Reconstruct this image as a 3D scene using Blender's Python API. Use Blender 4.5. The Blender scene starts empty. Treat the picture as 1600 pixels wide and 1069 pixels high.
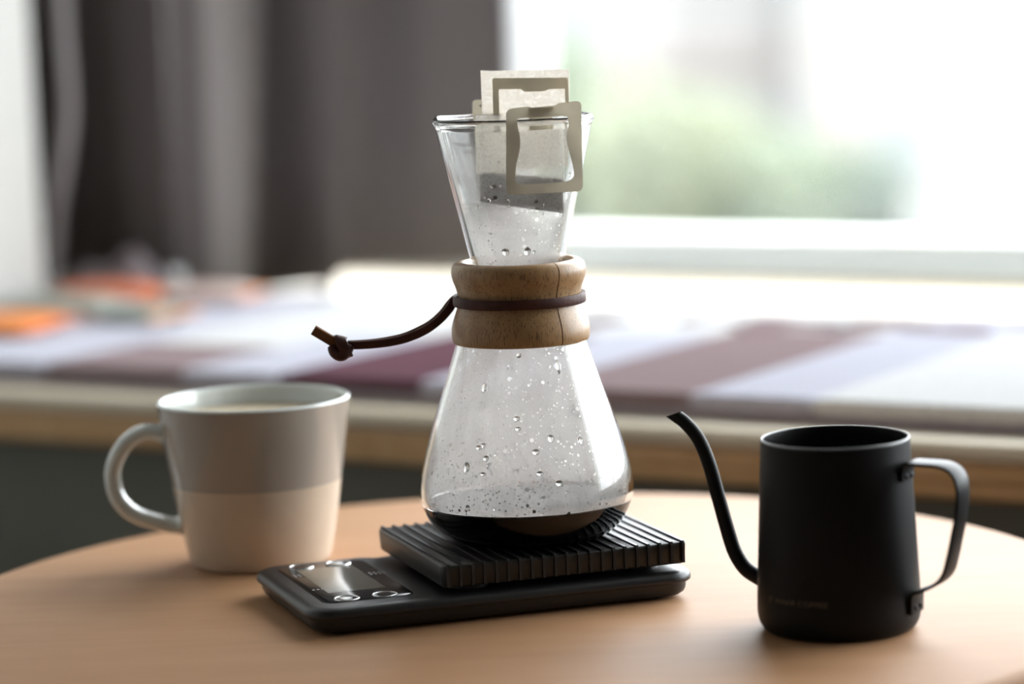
import bpy, bmesh, math, random
from mathutils import Vector, Matrix
rnd = random.Random(7)
sc = bpy.context.scene
col = sc.collection
PI = math.pi

# ------------------------------------------------------------------ camera, sky, exposure
TZ = 0.72                                   # table top height
cam_d = bpy.data.cameras.new('camera'); cam = bpy.data.objects.new('camera', cam_d); col.objects.link(cam)
cam.location = (0, 0, 1.0162)
_p, _r = math.radians(7.2), math.radians(2.2)
fwd = Vector((0, math.cos(_p), -math.sin(_p))); r0 = Vector((1, 0, 0)); u0 = r0.cross(fwd)
rt = r0*math.cos(_r) - u0*math.sin(_r); up = r0*math.sin(_r) + u0*math.cos(_r)
cam.rotation_euler = Matrix((rt, up, -fwd)).transposed().to_euler()
cam_d.sensor_width = 36.0; cam_d.lens = 105.0; cam_d.clip_start = 0.05; cam_d.clip_end = 500
cam_d.dof.use_dof = True; cam_d.dof.focus_distance = 1.375; cam_d.dof.aperture_fstop = 3.5
cam_d.dof.aperture_blades = 0
sc.camera = cam

SKY = 11.0
w = bpy.data.worlds.new('overcast_sky'); sc.world = w; w.use_nodes = True
bg = w.node_tree.nodes['Background']; bg.inputs['Color'].default_value = (0.93, 0.965, 1.0, 1); bg.inputs['Strength'].default_value = SKY
w.cycles.sampling_method = 'MANUAL'; w.cycles.sample_map_resolution = 64

sc.view_settings.view_transform = 'Standard'; sc.view_settings.look = 'None'
sc.view_settings.gamma = 1.0; sc.view_settings.use_curve_mapping = False
sc.view_settings.exposure = 0.0
cy = sc.cycles
cy.use_denoising = True
cy.max_bounces = 14; cy.diffuse_bounces = 5; cy.glossy_bounces = 6; cy.transmission_bounces = 14; cy.transparent_max_bounces = 24
cy.sample_clamp_indirect = 6.0; cy.blur_glossy = 0.5

# frame of the window bay: s runs along the window (to the right and nearer), t runs out to the window
A = math.radians(-31.545)
SV = Vector((math.cos(A), math.sin(A), 0)); TV = Vector((-math.sin(A), math.cos(A), 0))
def ST(s, t, z=0.0): return SV*s + TV*t + Vector((0, 0, z))
LZ = 0.735                                   # height of the window seat top

# daylight portal in the window opening (guides sampling, gives off no light itself)
pd = bpy.data.lights.new('window_portal', 'AREA'); pd.shape = 'RECTANGLE'; pd.size = 3.8; pd.size_y = 1.75
pd.cycles.is_portal = True
po = bpy.data.objects.new('window_portal', pd); col.objects.link(po)
po.location = ST(0.0, 2.45, 1.62)
po.rotation_euler = Matrix((-SV, Vector((0, 0, 1)), TV)).transposed().to_euler()   # -Z points into the room

# ------------------------------------------------------------------ node helpers
def mat(name):
    m = bpy.data.materials.new(name); m.use_nodes = True
    nt = m.node_tree; nt.nodes.clear()
    out = nt.nodes.new('ShaderNodeOutputMaterial')
    return m, nt, out
def N(nt, typ, **kw):
    n = nt.nodes.new(typ)
    for k, v in kw.items():
        if k.startswith('_'): setattr(n, k[1:], v)
        else: n.inputs[k.replace('__', ' ')].default_value = v
    return n
def C4(c): return (c[0], c[1], c[2], 1)
def princ(name, colr, rough=0.5, metal=0.0, spec=0.5, noise=None, bump=None, coat=0.0, coat_r=0.1, trans=0.0, stretch=None, ior=1.5):
    """Principled material; noise = (scale, amount, detail): colour mottling; bump = (scale, strength)."""
    m, nt, out = mat(name)
    b = N(nt, 'ShaderNodeBsdfPrincipled'); L = nt.links
    b.inputs['Base Color'].default_value = C4(colr); b.inputs['Roughness'].default_value = rough
    b.inputs['Metallic'].default_value = metal; b.inputs['Specular IOR Level'].default_value = spec
    b.inputs['Coat Weight'].default_value = coat; b.inputs['Coat Roughness'].default_value = coat_r
    b.inputs['Transmission Weight'].default_value = trans; b.inputs['IOR'].default_value = ior
    tc = N(nt, 'ShaderNodeTexCoord'); src = tc.outputs['Object']
    if stretch:
        mp = N(nt, 'ShaderNodeMapping'); mp.inputs['Scale'].default_value = stretch
        L.new(src, mp.inputs['Vector']); src = mp.outputs['Vector']
    if noise:
        nz = N(nt, 'ShaderNodeTexNoise', Scale=noise[0], Detail=noise[2] if len(noise) > 2 else 4)
        L.new(src, nz.inputs['Vector'])
        cr = N(nt, 'ShaderNodeValToRGB'); e = cr.color_ramp.elements
        a = noise[1]
        e[0].position = 0.3; e[1].position = 0.7
        e[0].color = C4([max(0, c*(1-a)) for c in colr]); e[1].color = C4([min(1, c*(1+a)) for c in colr])
        L.new(nz.outputs['Fac'], cr.inputs['Fac']); L.new(cr.outputs['Color'], b.inputs['Base Color'])
    if bump:
        nb = N(nt, 'ShaderNodeTexNoise', Scale=bump[0], Detail=3); L.new(src, nb.inputs['Vector'])
        bp = N(nt, 'ShaderNodeBump', Strength=bump[1], Distance=0.001)
        L.new(nb.outputs['Fac'], bp.inputs['Height']); L.new(bp.outputs['Normal'], b.inputs['Normal'])
    L.new(b.outputs[0], out.inputs['Surface'])
    return m
def fabric(name, colr, transl=0.3, weave=900, rough=0.9):
    m, nt, out = mat(name); L = nt.links
    tc = N(nt, 'ShaderNodeTexCoord')
    nz = N(nt, 'ShaderNodeTexNoise', Scale=weave, Detail=2); L.new(tc.outputs['Object'], nz.inputs['Vector'])
    cr = N(nt, 'ShaderNodeValToRGB'); e = cr.color_ramp.elements
    e[0].position = 0.25; e[1].position = 0.75
    e[0].color = C4([c*0.85 for c in colr]); e[1].color = C4([min(1, c*1.12) for c in colr]); L.new(nz.outputs['Fac'], cr.inputs['Fac'])
    d = N(nt, 'ShaderNodeBsdfDiffuse', Roughness=rough); t = N(nt, 'ShaderNodeBsdfTranslucent')
    L.new(cr.outputs['Color'], d.inputs['Color']); L.new(cr.outputs['Color'], t.inputs['Color'])
    mx = N(nt, 'ShaderNodeMixShader', Fac=transl); L.new(d.outputs[0], mx.inputs[1]); L.new(t.outputs[0], mx.inputs[2])
    L.new(mx.outputs[0], out.inputs['Surface']); return m

def wood(name, c0, c1, stretch, scale=30, rough=0.45, pores=None, bump=0.15, coat=0.0):
    m, nt, out = mat(name); L = nt.links
    tc = N(nt, 'ShaderNodeTexCoord'); mp = N(nt, 'ShaderNodeMapping'); mp.inputs['Scale'].default_value = stretch
    L.new(tc.outputs['Object'], mp.inputs['Vector'])
    nz = N(nt, 'ShaderNodeTexNoise', Scale=scale, Detail=6, Roughness=0.6, Distortion=0.6); L.new(mp.outputs[0], nz.inputs['Vector'])
    cr = N(nt, 'ShaderNodeValToRGB'); e = cr.color_ramp.elements
    e[0].position = 0.3; e[1].position = 0.7; e[0].color = C4(c0); e[1].color = C4(c1); L.new(nz.outputs['Fac'], cr.inputs['Fac'])
    colout = cr.outputs['Color']
    b = N(nt, 'ShaderNodeBsdfPrincipled', Roughness=rough); b.inputs['Coat Weight'].default_value = coat; b.inputs['Coat Roughness'].default_value = 0.25
    hgt = nz.outputs['Fac']
    if pores:
        mp2 = N(nt, 'ShaderNodeMapping'); mp2.inputs['Scale'].default_value = pores[0]; L.new(tc.outputs['Object'], mp2.inputs['Vector'])
        n2 = N(nt, 'ShaderNodeTexNoise', Scale=pores[1], Detail=2); L.new(mp2.outputs[0], n2.inputs['Vector'])
        r2 = N(nt, 'ShaderNodeValToRGB'); f = r2.color_ramp.elements
        f[0].position = pores[2]; f[1].position = pores[2]+0.06; f[0].color = (0, 0, 0, 1); f[1].color = (1, 1, 1, 1)
        L.new(n2.outputs['Fac'], r2.inputs['Fac'])
        mx = N(nt, 'ShaderNodeMix', _data_type='RGBA'); mx.inputs['A'].default_value = C4([c*0.5 for c in c0])
        L.new(r2.outputs['Color'], mx.inputs['Factor']); L.new(colout, mx.inputs['B']); colout = mx.outputs['Result']
        hgt = r2.outputs['Color']
    L.new(colout, b.inputs['Base Color'])
    bp = N(nt, 'ShaderNodeBump', Strength=bump, Distance=0.0005); L.new(hgt, bp.inputs['Height']); L.new(bp.outputs[0], b.inputs['Normal'])
    L.new(b.outputs[0], out.inputs['Surface']); return m

def glass(name, colr=(1, 1, 1), ior=1.47, rough=0.0, absorb=None):
    m, nt, out = mat(name); L = nt.links
    g = N(nt, 'ShaderNodeBsdfGlass', Color=C4(colr), Roughness=rough, IOR=ior); L.new(g.outputs[0], out.inputs['Surface'])
    if absorb:
        v = N(nt, 'ShaderNodeVolumeAbsorption', Color=C4(absorb[0]), Density=absorb[1]); L.new(v.outputs[0], out.inputs['Volume'])
    return m
def pane_mat(name, tint=(0.97, 0.98, 0.98)):
    m, nt, out = mat(name); L = nt.links
    t = N(nt, 'ShaderNodeBsdfTransparent', Color=C4(tint)); g = N(nt, 'ShaderNodeBsdfGlossy', Roughness=0.02)
    f = N(nt, 'ShaderNodeLayerWeight', Blend=0.5); pw = N(nt, 'ShaderNodeMath', _operation='POWER'); pw.inputs[1].default_value = 5.0
    ml = N(nt, 'ShaderNodeMath', _operation='MULTIPLY_ADD'); ml.inputs[1].default_value = 0.6; ml.inputs[2].default_value = 0.03
    L.new(f.outputs['Facing'], pw.inputs[0]); L.new(pw.outputs[0], ml.inputs[0]); mx = N(nt, 'ShaderNodeMixShader')
    L.new(ml.outputs[0], mx.inputs[0]); L.new(t.outputs[0], mx.inputs[1]); L.new(g.outputs[0], mx.inputs[2]); L.new(mx.outputs[0], out.inputs['Surface']); return m

# ------------------------------------------------------------------ mesh helpers
def build(name, verts, faces, m, parent=None, smooth=True, loc=None, rot=None, recalc=False, sharp=None):
    me = bpy.data.meshes.new(name)
    me.from_pydata([tuple(v) for v in verts], [], faces)
    if recalc:
        bm = bmesh.new(); bm.from_mesh(me); bmesh.ops.recalc_face_normals(bm, faces=bm.faces[:]); bm.to_mesh(me); bm.free()
    me.update()
    if smooth: me.polygons.foreach_set('use_smooth', [True]*len(me.polygons))
    if sharp is not None: me.set_sharp_from_angle(angle=math.radians(sharp))
    if isinstance(m, (list, tuple)):
        for k in m: me.materials.append(k)
    elif m: me.materials.append(m)
    o = bpy.data.objects.new(name, me); col.objects.link(o)
    if parent: o.parent = parent
    if loc is not None: o.location = loc
    if rot is not None: o.rotation_euler = rot
    return o
def empty(name, label, cat, loc, rz=0.0, group=None):
    o = bpy.data.objects.new(name, None); col.objects.link(o); o.empty_display_size = 0.02
    o.location = loc; o.rotation_euler = (0, 0, rz); tag(o, label, cat, group); return o
def tag(o, label, cat, group=None):
    o['label'] = label; o['category'] = cat
    if group: o['group'] = group
    return o
def structure(o, label=None):
    o['kind'] = 'structure'
    if label: o['label'] = label
    return o
def spline(pts, n=6, closed=False):
    """Catmull-Rom through points of any dimension."""
    P = [Vector(p) for p in pts]; out = []; L = len(P)
    for i in range(L if closed else L-1):
        g = (lambda k: P[k % L]) if closed else (lambda k: P[min(max(k, 0), L-1)])
        a, b, c, d = g(i-1), g(i), g(i+1), g(i+2)
        for j in range(n):
            t = j/n
            out.append(0.5*((2*b) + (c-a)*t + (2*a-5*b+4*c-d)*t*t + (3*b-a-3*c+d)*t**3))
    if not closed: out.append(P[-1])
    return out
def lathe(prof, seg=64, a0=0.0, a1=2*PI, k=0.01, cap=False, close=False):
    """Revolve (r, z) points about z; full circle or a sector (close = profile is a closed loop)."""
    full = abs(a1-a0-2*PI) < 1e-6
    V, F = [], []; n = len(prof); cols = seg if full else seg+1
    idx = {}
    for j in range(cols):
        a = a0+(a1-a0)*j/seg
        for i, (r, z) in enumerate(prof):
            if r < 1e-6 and full:
                if (i, 'p') not in idx: idx[(i, 'p')] = len(V); V.append((0, 0, z*k))
                idx[(i, j)] = idx[(i, 'p')]
            else:
                idx[(i, j)] = len(V); V.append((r*math.cos(a)*k, r*math.sin(a)*k, z*k))
    for j in range(seg):
        j2 = (j+1) % cols
        for i in range(n if close else n-1):
            i2 = (i+1) % n
            q = [idx[(i, j)], idx[(i, j2)], idx[(i2, j2)], idx[(i2, j)]]
            q2 = []
            for v in q:
                if v not in q2: q2.append(v)
            if len(q2) >= 3: F.append(tuple(q2))
    if cap and not full:
        F.append(tuple(idx[(i, 0)] for i in range(n))[::1]); F.append(tuple(idx[(i, cols-1)] for i in range(n))[::-1])
    return V, F
def sweep(path, sec, upv, k=0.01, radii=None, caps=True, twist=None):
    """Sweep a closed 2D section along a 3D path; section x = side, y = up-ish normal."""
    P = [Vector(p) for p in path]; V, F = [], []; n = len(sec)
    for i, p in enumerate(P):
        t = (P[min(i+1, len(P)-1)]-P[max(i-1, 0)]).normalized()
        u = upv(i/(len(P)-1)) if callable(upv) else Vector(upv)
        side = t.cross(u)
        side = side.normalized() if side.length > 1e-6 else Vector((1, 0, 0))
        nn = side.cross(t).normalized()
        r = radii[i] if radii else 1.0
        for (a, b) in sec: V.append((p + side*a*r + nn*b*r)*k)
    for i in range(len(P)-1):
        for j in range(n):
            j2 = (j+1) % n
            F.append((i*n+j, i*n+j2, (i+1)*n+j2, (i+1)*n+j))
    if caps: F.append(tuple(range(n))[::-1]); F.append(tuple(range((len(P)-1)*n, len(P)*n)))
    return V, F
def circle(n, ra=1.0, rb=None):
    rb = ra if rb is None else rb
    return [(ra*math.cos(2*PI*i/n), rb*math.sin(2*PI*i/n)) for i in range(n)]
def rrect(w_, h_, r, n=3):
    o = []
    for cx, cy_, a in ((w_/2-r, h_/2-r, 0), (-w_/2+r, h_/2-r, PI/2), (-w_/2+r, -h_/2+r, PI), (w_/2-r, -h_/2+r, 1.5*PI)):
        for i in range(n+1): o.append((cx+r*math.cos(a+PI/2*i/n), cy_+r*math.sin(a+PI/2*i/n)))
    return o
def offset(poly, d):
    """Move a counter-clockwise polygon inwards by d along averaged normals."""
    n = len(poly); out = []
    for i in range(n):
        p0, p1, p2 = Vector(poly[i-1]), Vector(poly[i]), Vector(poly[(i+1) % n])
        e = (p1-p0).normalized()+(p2-p1).normalized()
        e = e.normalized() if e.length > 1e-9 else Vector((1, 0))
        out.append((p1.x - e.y*d, p1.y + e.x*d))
    return out
def slab(poly, layers, k=0.01):
    """Stack of inset copies of an outline: layers = [(z, inset)], from bottom to top, capped."""
    V, F = [], []; n = len(poly)
    for z, d in layers:
        for x, y in (offset(poly, d) if d else poly): V.append((x*k, y*k, z*k))
    for i in range(len(layers)-1):
        for j in range(n):
            j2 = (j+1) % n; F.append((i*n+j, i*n+j2, (i+1)*n+j2, (i+1)*n+j))
    F.append(tuple(range(n))[::-1]); F.append(tuple(range((len(layers)-1)*n, len(layers)*n)))
    return V, F
def box(x0, x1, y0, y1, z0, z1, b=0.0):
    if b <= 0:
        V = [(x, y, z) for z in (z0, z1) for x, y in ((x0, y0), (x1, y0), (x1, y1), (x0, y1))]
        return V, [(3, 2, 1, 0), (4, 5, 6, 7), (0, 1, 5, 4), (1, 2, 6, 5), (2, 3, 7, 6), (3, 0, 4, 7)]
    poly = [(x0, y0), (x1, y0), (x1, y1), (x0, y1)]
    poly2 = []
    for i, (x, y) in enumerate(poly):
        px, py = poly[i-1]; nx, ny = poly[(i+1) % 4]
        a = Vector((px-x, py-y)).normalized()*b; c = Vector((nx-x, ny-y)).normalized()*b
        poly2 += [(x+a.x, y+a.y), (x+c.x, y+c.y)]
    cx, cy_ = (x0+x1)/2, (y0+y1)/2
    V, F = [], []; n = 8
    for z, d in ((z0, b*0.7), (z0+b, 0), (z1-b, 0), (z1, b*0.7)):
        for x, y in poly2: V.append((x-math.copysign(d, x-cx), y-math.copysign(d, y-cy_), z))
    for i in range(3):
        for j in range(n):
            j2 = (j+1) % n; F.append((i*n+j, i*n+j2, (i+1)*n+j2, (i+1)*n+j))
    F.append(tuple(range(n))[::-1]); F.append(tuple(range(3*n, 4*n)))
    return V, F
def merge(*parts):
    V, F = [], []
    for v, f in parts:
        o = len(V); V += [tuple(p) for p in v]; F += [tuple(i+o for i in q) for q in f]
    return V, F
def place(vf, mtx): return [mtx @ Vector(v) for v in vf[0]], vf[1]
STM = Matrix((SV, TV, Vector((0, 0, 1)))).transposed().to_4x4()
def stbox(s0, s1, t0, t1, z0, z1, b=0.0): return place(box(s0, s1, t0, t1, z0, z1, b), STM)
def bez(name, vf, m, parent=None, **k): return build(name, vf[0], vf[1], m, parent, **k)

# ------------------------------------------------------------------ materials
M = {}
M['wall'] = princ('wall_paint', (0.62, 0.62, 0.59), 0.8, noise=(3, 0.03), bump=(60, 0.05))
M['room'] = princ('room_paint', (0.22, 0.20, 0.18), 0.85, noise=(3, 0.04))
M['ceil'] = princ('ceiling_paint', (0.36, 0.345, 0.32), 0.9, noise=(3, 0.03))
M['panel'] = princ('seat_front_paint', (0.17, 0.17, 0.14), 0.6, noise=(8, 0.06))
M['floor'] = wood('floor_wood', (0.045, 0.026, 0.015), (0.085, 0.05, 0.028), (1, 12, 1), 4, 0.5)
M['trimwood'] = wood('seat_edge_wood', (0.72, 0.43, 0.19), (0.84, 0.55, 0.27), (1.5, 30, 30), 3, 0.42)
M['nosing'] = wood('seat_nosing_wood', (0.80, 0.70, 0.54), (0.88, 0.79, 0.63), (1.5, 30, 30), 3, 0.4)
M['ledge'] = wood('seat_top_wood', (0.62, 0.52, 0.38), (0.72, 0.62, 0.47), (2, 20, 20), 3, 0.45)
M['frame'] = princ('window_frame_paint', (0.80, 0.79, 0.74), 0.4, noise=(5, 0.02))
M['frame_shade'] = princ('window_frame_painted_shade', (0.66, 0.72, 0.74), 0.35, noise=(5, 0.02))  # bluish shade on the cream frame, put into the lower rail's colour
M['pane'] = pane_mat('window_glass')
M['table'] = wood_t = wood('table_veneer', (0.40, 0.213, 0.107), (0.445, 0.248, 0.129), (1, 7, 1), 9, 0.55, bump=0.03)
wood_t.node_tree.nodes['Principled BSDF'].inputs['Specular IOR Level'].default_value = 0.2
M['tedge'] = wood('table_edge_wood', (0.34, 0.18, 0.09), (0.42, 0.24, 0.12), (1, 7, 1), 9, 0.45)
M['iron'] = princ('black_iron', (0.03, 0.03, 0.03), 0.5, metal=0.6, noise=(40, 0.1))

# ------------------------------------------------------------------ the room
structure(bez('floor', stbox(-1.75, 2.4, -2.2, 2.7, -0.06, 0.0), M['floor'], smooth=False), 'dark wooden floor')
structure(bez('ceiling', stbox(-2.1, 2.4, -2.2, 2.6, 2.5, 2.6), M['ceil'], smooth=False), 'pale ceiling')
structure(bez('wall_left', stbox(-1.75, -1.633, -2.2, 1.92, 0.0, 2.5, 0.004), M['wall'], smooth=False), 'pale wall edge beside the curtain')
structure(bez('wall_back', stbox(-1.75, 2.4, -2.3, -2.2, 0.0, 2.5), M['room'], smooth=False), 'wall behind the camera')
structure(bez('wall_right', stbox(2.3, 2.4, -2.2, 2.6, 0.0, 2.5), M['room'], smooth=False), 'side wall to the right')
# window wall: jambs left and right, header
structure(bez('wall_window', merge(stbox(-2.15, -1.98, 1.92, 2.6, 0, 2.5), stbox(1.95, 2.3, 2.3, 2.6, 0, 2.5),
      stbox(-1.98, 1.95, 2.3, 2.6, 2.44, 2.5), stbox(-1.98, 1.95, 2.45, 2.6, 0, 0.735), stbox(-2.15, -1.75, 1.85, 1.92, 0, 2.5)), M['wall'], smooth=False), 'wall around the wide window')
# window seat: front panel, deep top board, wooden edge with a paler rounded nosing
seat = structure(bez('wall_seat_front', stbox(-1.633, 2.3, 1.615, 1.66, 0.0, 0.70), M['panel'], smooth=False), 'grey-green panel under the window seat')
V, F = [], []
poly = [(-1.633, 1.592), (2.3, 1.592), (2.3, 2.45), (-1.98, 2.45), (-1.98, 1.92), (-1.633, 1.92)]
V = [ST(s, t, z) for z in (0.705, LZ) for s, t in poly]
F = [tuple(range(6))[::-1], tuple(range(6, 12))] + [(i, (i+1) % 6, 6+(i+1) % 6, 6+i) for i in range(6)]
structure(build('trim_1', V, F, M['ledge'], smooth=False), 'pale wooden window seat top')
def strip(profile, s0, s1):
    n = len(profile); V = [ST(s, t, z) for s in (s0, s1) for t, z in profile]
    F = [(i, n+i, n+(i+1) % n, (i+1) % n) for i in range(n)] + [tuple(range(n)), tuple(range(n, 2*n))[::-1]]
    return V, F
nose = [(1.592, LZ)] + [(1.580-0.006*math.cos(a), LZ-0.0065+0.0065*math.sin(a)) for a in [PI/2-i*PI/8 for i in range(9)]] + [(1.592, LZ-0.013)]
nv = strip(nose, -1.633, 2.3)
structure(bez('trim_2', nv, M['nosing'], recalc=True, sharp=50), 'pale rounded nosing along the window seat')
edge = [(1.614, LZ-0.013), (1.584, LZ-0.013), (1.583, LZ-0.024), (1.586, LZ-0.027), (1.586, LZ-0.034), (1.592, LZ-0.038), (1.614, LZ-0.038)]
structure(bez('trim_3', strip(edge, -1.633, 2.3), M['trimwood'], recalc=True, smooth=False), 'orange-brown moulded wooden edge of the window seat')
# window: stepped bottom rail, stiles, top rail, panes
win = structure(bez('window_1', merge(stbox(-1.98, 1.95, 2.345, 2.40, LZ, LZ+0.036, 0.004), stbox(-1.98, 1.95, 2.345, 2.40, 2.39, 2.44, 0.004),
     stbox(-1.98, -1.93, 2.345, 2.40, LZ, 2.44, 0.004), stbox(1.90, 1.95, 2.345, 2.40, LZ, 2.44, 0.004), stbox(0.30, 0.34, 2.345, 2.40, LZ, 2.44, 0.004)), M['frame'], smooth=False), 'cream painted frame of the wide window')
bez('window_rail', stbox(-1.98, 1.95, 2.31, 2.345, LZ, LZ+0.018, 0.004), M['frame_shade'], win, smooth=False)
for a, b in ((-1.935, 0.305), (0.335, 1.905)):
    bez('pane', stbox(a, b, 2.368, 2.374, LZ+0.03, 2.395), M['pane'], win, smooth=False)

# ------------------------------------------------------------------ outside: ground, buildings, trees
GZ = -5.2
M['street'] = princ('pale_pavement', (0.12, 0.128, 0.128), 0.9, noise=(0.4, 0.06))
M['lawn'] = princ('far_lawn', (0.24, 0.30, 0.16), 0.9, noise=(0.5, 0.1))
g = bez('ground', box(-120, 120, 3.2, 160, GZ-0.2, GZ), M['street'], smooth=False); structure(g, 'pale street outside the window')
M['render'] = princ('white_render', (0.235, 0.225, 0.215), 0.9, noise=(0.6, 0.05))
M['pink'] = princ('pink_brick', (0.245, 0.20, 0.18), 0.9, noise=(1.5, 0.1))
M['cream'] = princ('cream_render', (0.25, 0.24, 0.225), 0.9, noise=(0.6, 0.05))
M['winfr'] = princ('far_window_frame', (0.22, 0.22, 0.21), 0.6, noise=(2, 0.03))
M['winpane'] = princ('far_window_pane', (0.17, 0.175, 0.18), 0.12, noise=(2, 0.1))
def far_house(name, label, x0, x1, y, depth, h, wall, bands, nwin, floors, pil):
    o = empty(name, label, 'building', ((x0+x1)/2, y, GZ)); L = (x1-x0)/2
    bez('wall', box(-L, L, 0, depth, 0, h), M[wall], o, smooth=False)
    for z in bands: bez('cornice', box(-L-0.1, L+0.1, -0.18, 0.0, z, z+0.3), M['pink'], o, smooth=False)
    for px in pil: bez('pilaster', box(px-0.22, px+0.22, -0.14, 0.0, 0, h), M['pink'], o, smooth=False)
    bez('parapet', box(-L-0.15, L+0.15, -0.2, depth+0.15, h, h+0.5), M['cream'], o, smooth=False)
    for f in range(floors):
        for i in range(nwin):
            cx = -L+(i+0.5)*2*L/nwin; z = 1.0+f*3.1
            fr = bez('window', merge(box(cx-0.62, cx-0.52, -0.06, 0, z, z+1.6), box(cx+0.52, cx+0.62, -0.06, 0, z, z+1.6), box(cx-0.62, cx+0.62, -0.06, 0, z+1.6, z+1.7),
                                     box(cx-0.7, cx+0.7, -0.14, 0, z-0.1, z), box(cx-0.04, cx+0.04, -0.05, 0, z, z+1.6)), M['winfr'], o, smooth=False)
            bez('pane', box(cx-0.52, cx+0.52, -0.025, 0, z, z+1.6), M['winpane'], fr, smooth=False)
    return o
far_house('brick_house', 'pale house with pink brick pilasters seen through the window', 7.2, 20.2, 66, 8, 12.4, 'cream', (4.0, 7.1, 10.2), 4, 4, (-6.2, -3.1, 0.0, 3.1, 6.2))
far_house('rendered_house', 'whitish house behind the green trees outside', -12, 16, 76, 8, 13.0, 'render', (3.5, 9.0), 5, 4, ())
M['bark'] = princ('tree_bark', (0.12, 0.09, 0.06), 0.9, noise=(6, 0.2))
def leaf_mat(name, c):
    m, nt, out = mat(name); L = nt.links
    tc = N(nt, 'ShaderNodeTexCoord'); nz = N(nt, 'ShaderNodeTexNoise', Scale=1.3, Detail=3); L.new(tc.outputs['Object'], nz.inputs['Vector'])
    cr = N(nt, 'ShaderNodeValToRGB'); e = cr.color_ramp.elements; e[0].position = .35; e[1].position = .65
    e[0].color = C4([v*0.8 for v in c]); e[1].color = C4([v*1.2 for v in c]); L.new(nz.outputs['Fac'], cr.inputs['Fac'])
    d = N(nt, 'ShaderNodeBsdfDiffuse'); t = N(nt, 'ShaderNodeBsdfTranslucent'); mx = N(nt, 'ShaderNodeMixShader', Fac=0.4)
    L.new(cr.outputs[0], d.inputs[0]); L.new(cr.outputs[0], t.inputs[0]); L.new(d.outputs[0], mx.inputs[1]); L.new(t.outputs[0], mx.inputs[2]); L.new(mx.outputs[0], out.inputs[0]); return m
M['leafA'] = leaf_mat('leaf_green', (0.29, 0.325, 0.25)); M['leafB'] = leaf_mat('leaf_light_green', (0.325, 0.345, 0.255)); M['leafC'] = leaf_mat('leaf_blue_green', (0.29, 0.325, 0.28))
def tree(label, x, y, h, rx, leaf, n, group=None, low=0.12):
    o = empty('leafy_tree', label, 'tree', (x, y, GZ), 0, group)
    tr = spline([(0, 0, 0), (0.05, 0, h*0.25), (-0.04, 0.05, h*0.5), (0.03, 0, h*0.75)], 4)
    V, F = sweep(tr, circle(8, 0.12), (0, 1, 0), k=1.0, radii=[1.3-0.9*i/(len(tr)-1) for i in range(len(tr))]); build('trunk', V, F, M['bark'], o)
    V, F = [], []
    for i in range(n):
        while True:
            p = Vector((rnd.uniform(-1, 1), rnd.uniform(-1, 1), rnd.uniform(-1, 1)))
            if 0.35 < p.length < 1: break
        lump = 0.86+0.14*math.sin(5*p.x+3*p.z+x)*math.cos(4*p.y-3*p.z)
        c = Vector((p.x*rx*lump, p.y*rx*0.8*lump, h*(low+(1-low)/2)+p.z*h*(1-low)/2*lump))
        a = Vector((rnd.gauss(0, 1), rnd.gauss(0, 1), rnd.gauss(0, 1))).normalized(); b = a.cross(Vector((rnd.gauss(0, 1), rnd.gauss(0, 1), rnd.gauss(0, 1)))).normalized()
        l = rnd.uniform(0.16, 0.28); q = len(V)
        V += [c-a*l, c+b*l*0.45, c+a*l, c-b*l*0.45]; F.append((q, q+1, q+2, q+3))
    build('foliage', V, F, M[leaf], o, smooth=False)
    return o
tree('tallest green tree outside, next to the curtain edge', 0.95, 58.5, 5.0, 1.5, 'leafA', 4200)
tree('second tallest tree outside, behind the hanging paper bag', 2.5, 55.0, 4.3, 1.35, 'leafB', 3800)
tree('mid-height light green tree in the middle of the row outside', 4.1, 58.5, 3.7, 1.45, 'leafB', 3600)
tree('low green tree outside, second from the right end of the row', 5.2, 55.0, 3.1, 1.25, 'leafA', 3200)
tree('lowest blue-green tree at the right end of the row outside', 6.9, 58.0, 2.6, 1.15, 'leafC', 2600)

# ------------------------------------------------------------------ curtain, sheer, cord
M['curtain'] = fabric('grey_curtain_cloth', (0.265, 0.24, 0.238), 0.36, 500)
M['sheer'] = fabric('white_sheer_cloth', (0.86, 0.86, 0.86), 0.6, 700)
FOLDS = [(-1.95, 2.12), (-1.90, 2.09), (-1.85, 2.15), (-1.79, 2.185), (-1.73, 2.155), (-1.68, 2.10), (-1.64, 2.07), (-1.605, 2.050), (-1.586, 2.030), (-1.570, 2.048), (-1.552, 2.145), (-1.535, 2.168), (-1.515, 2.162), (-1.497, 2.125), (-1.475, 2.122), (-1.44, 2.14), (-1.40, 2.145), (-1.36, 2.16), (-1.335, 2.175), (-1.31, 2.18)]
FS = spline(FOLDS, 8)
def foldt(s):
    for a, b in zip(FS, FS[1:]):
        if a.x <= s <= b.x: return a.y+(b.y-a.y)*(s-a.x)/max(1e-9, b.x-a.x)
    return FS[-1].y if s > FS[-1].x else FS[0].y
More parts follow.
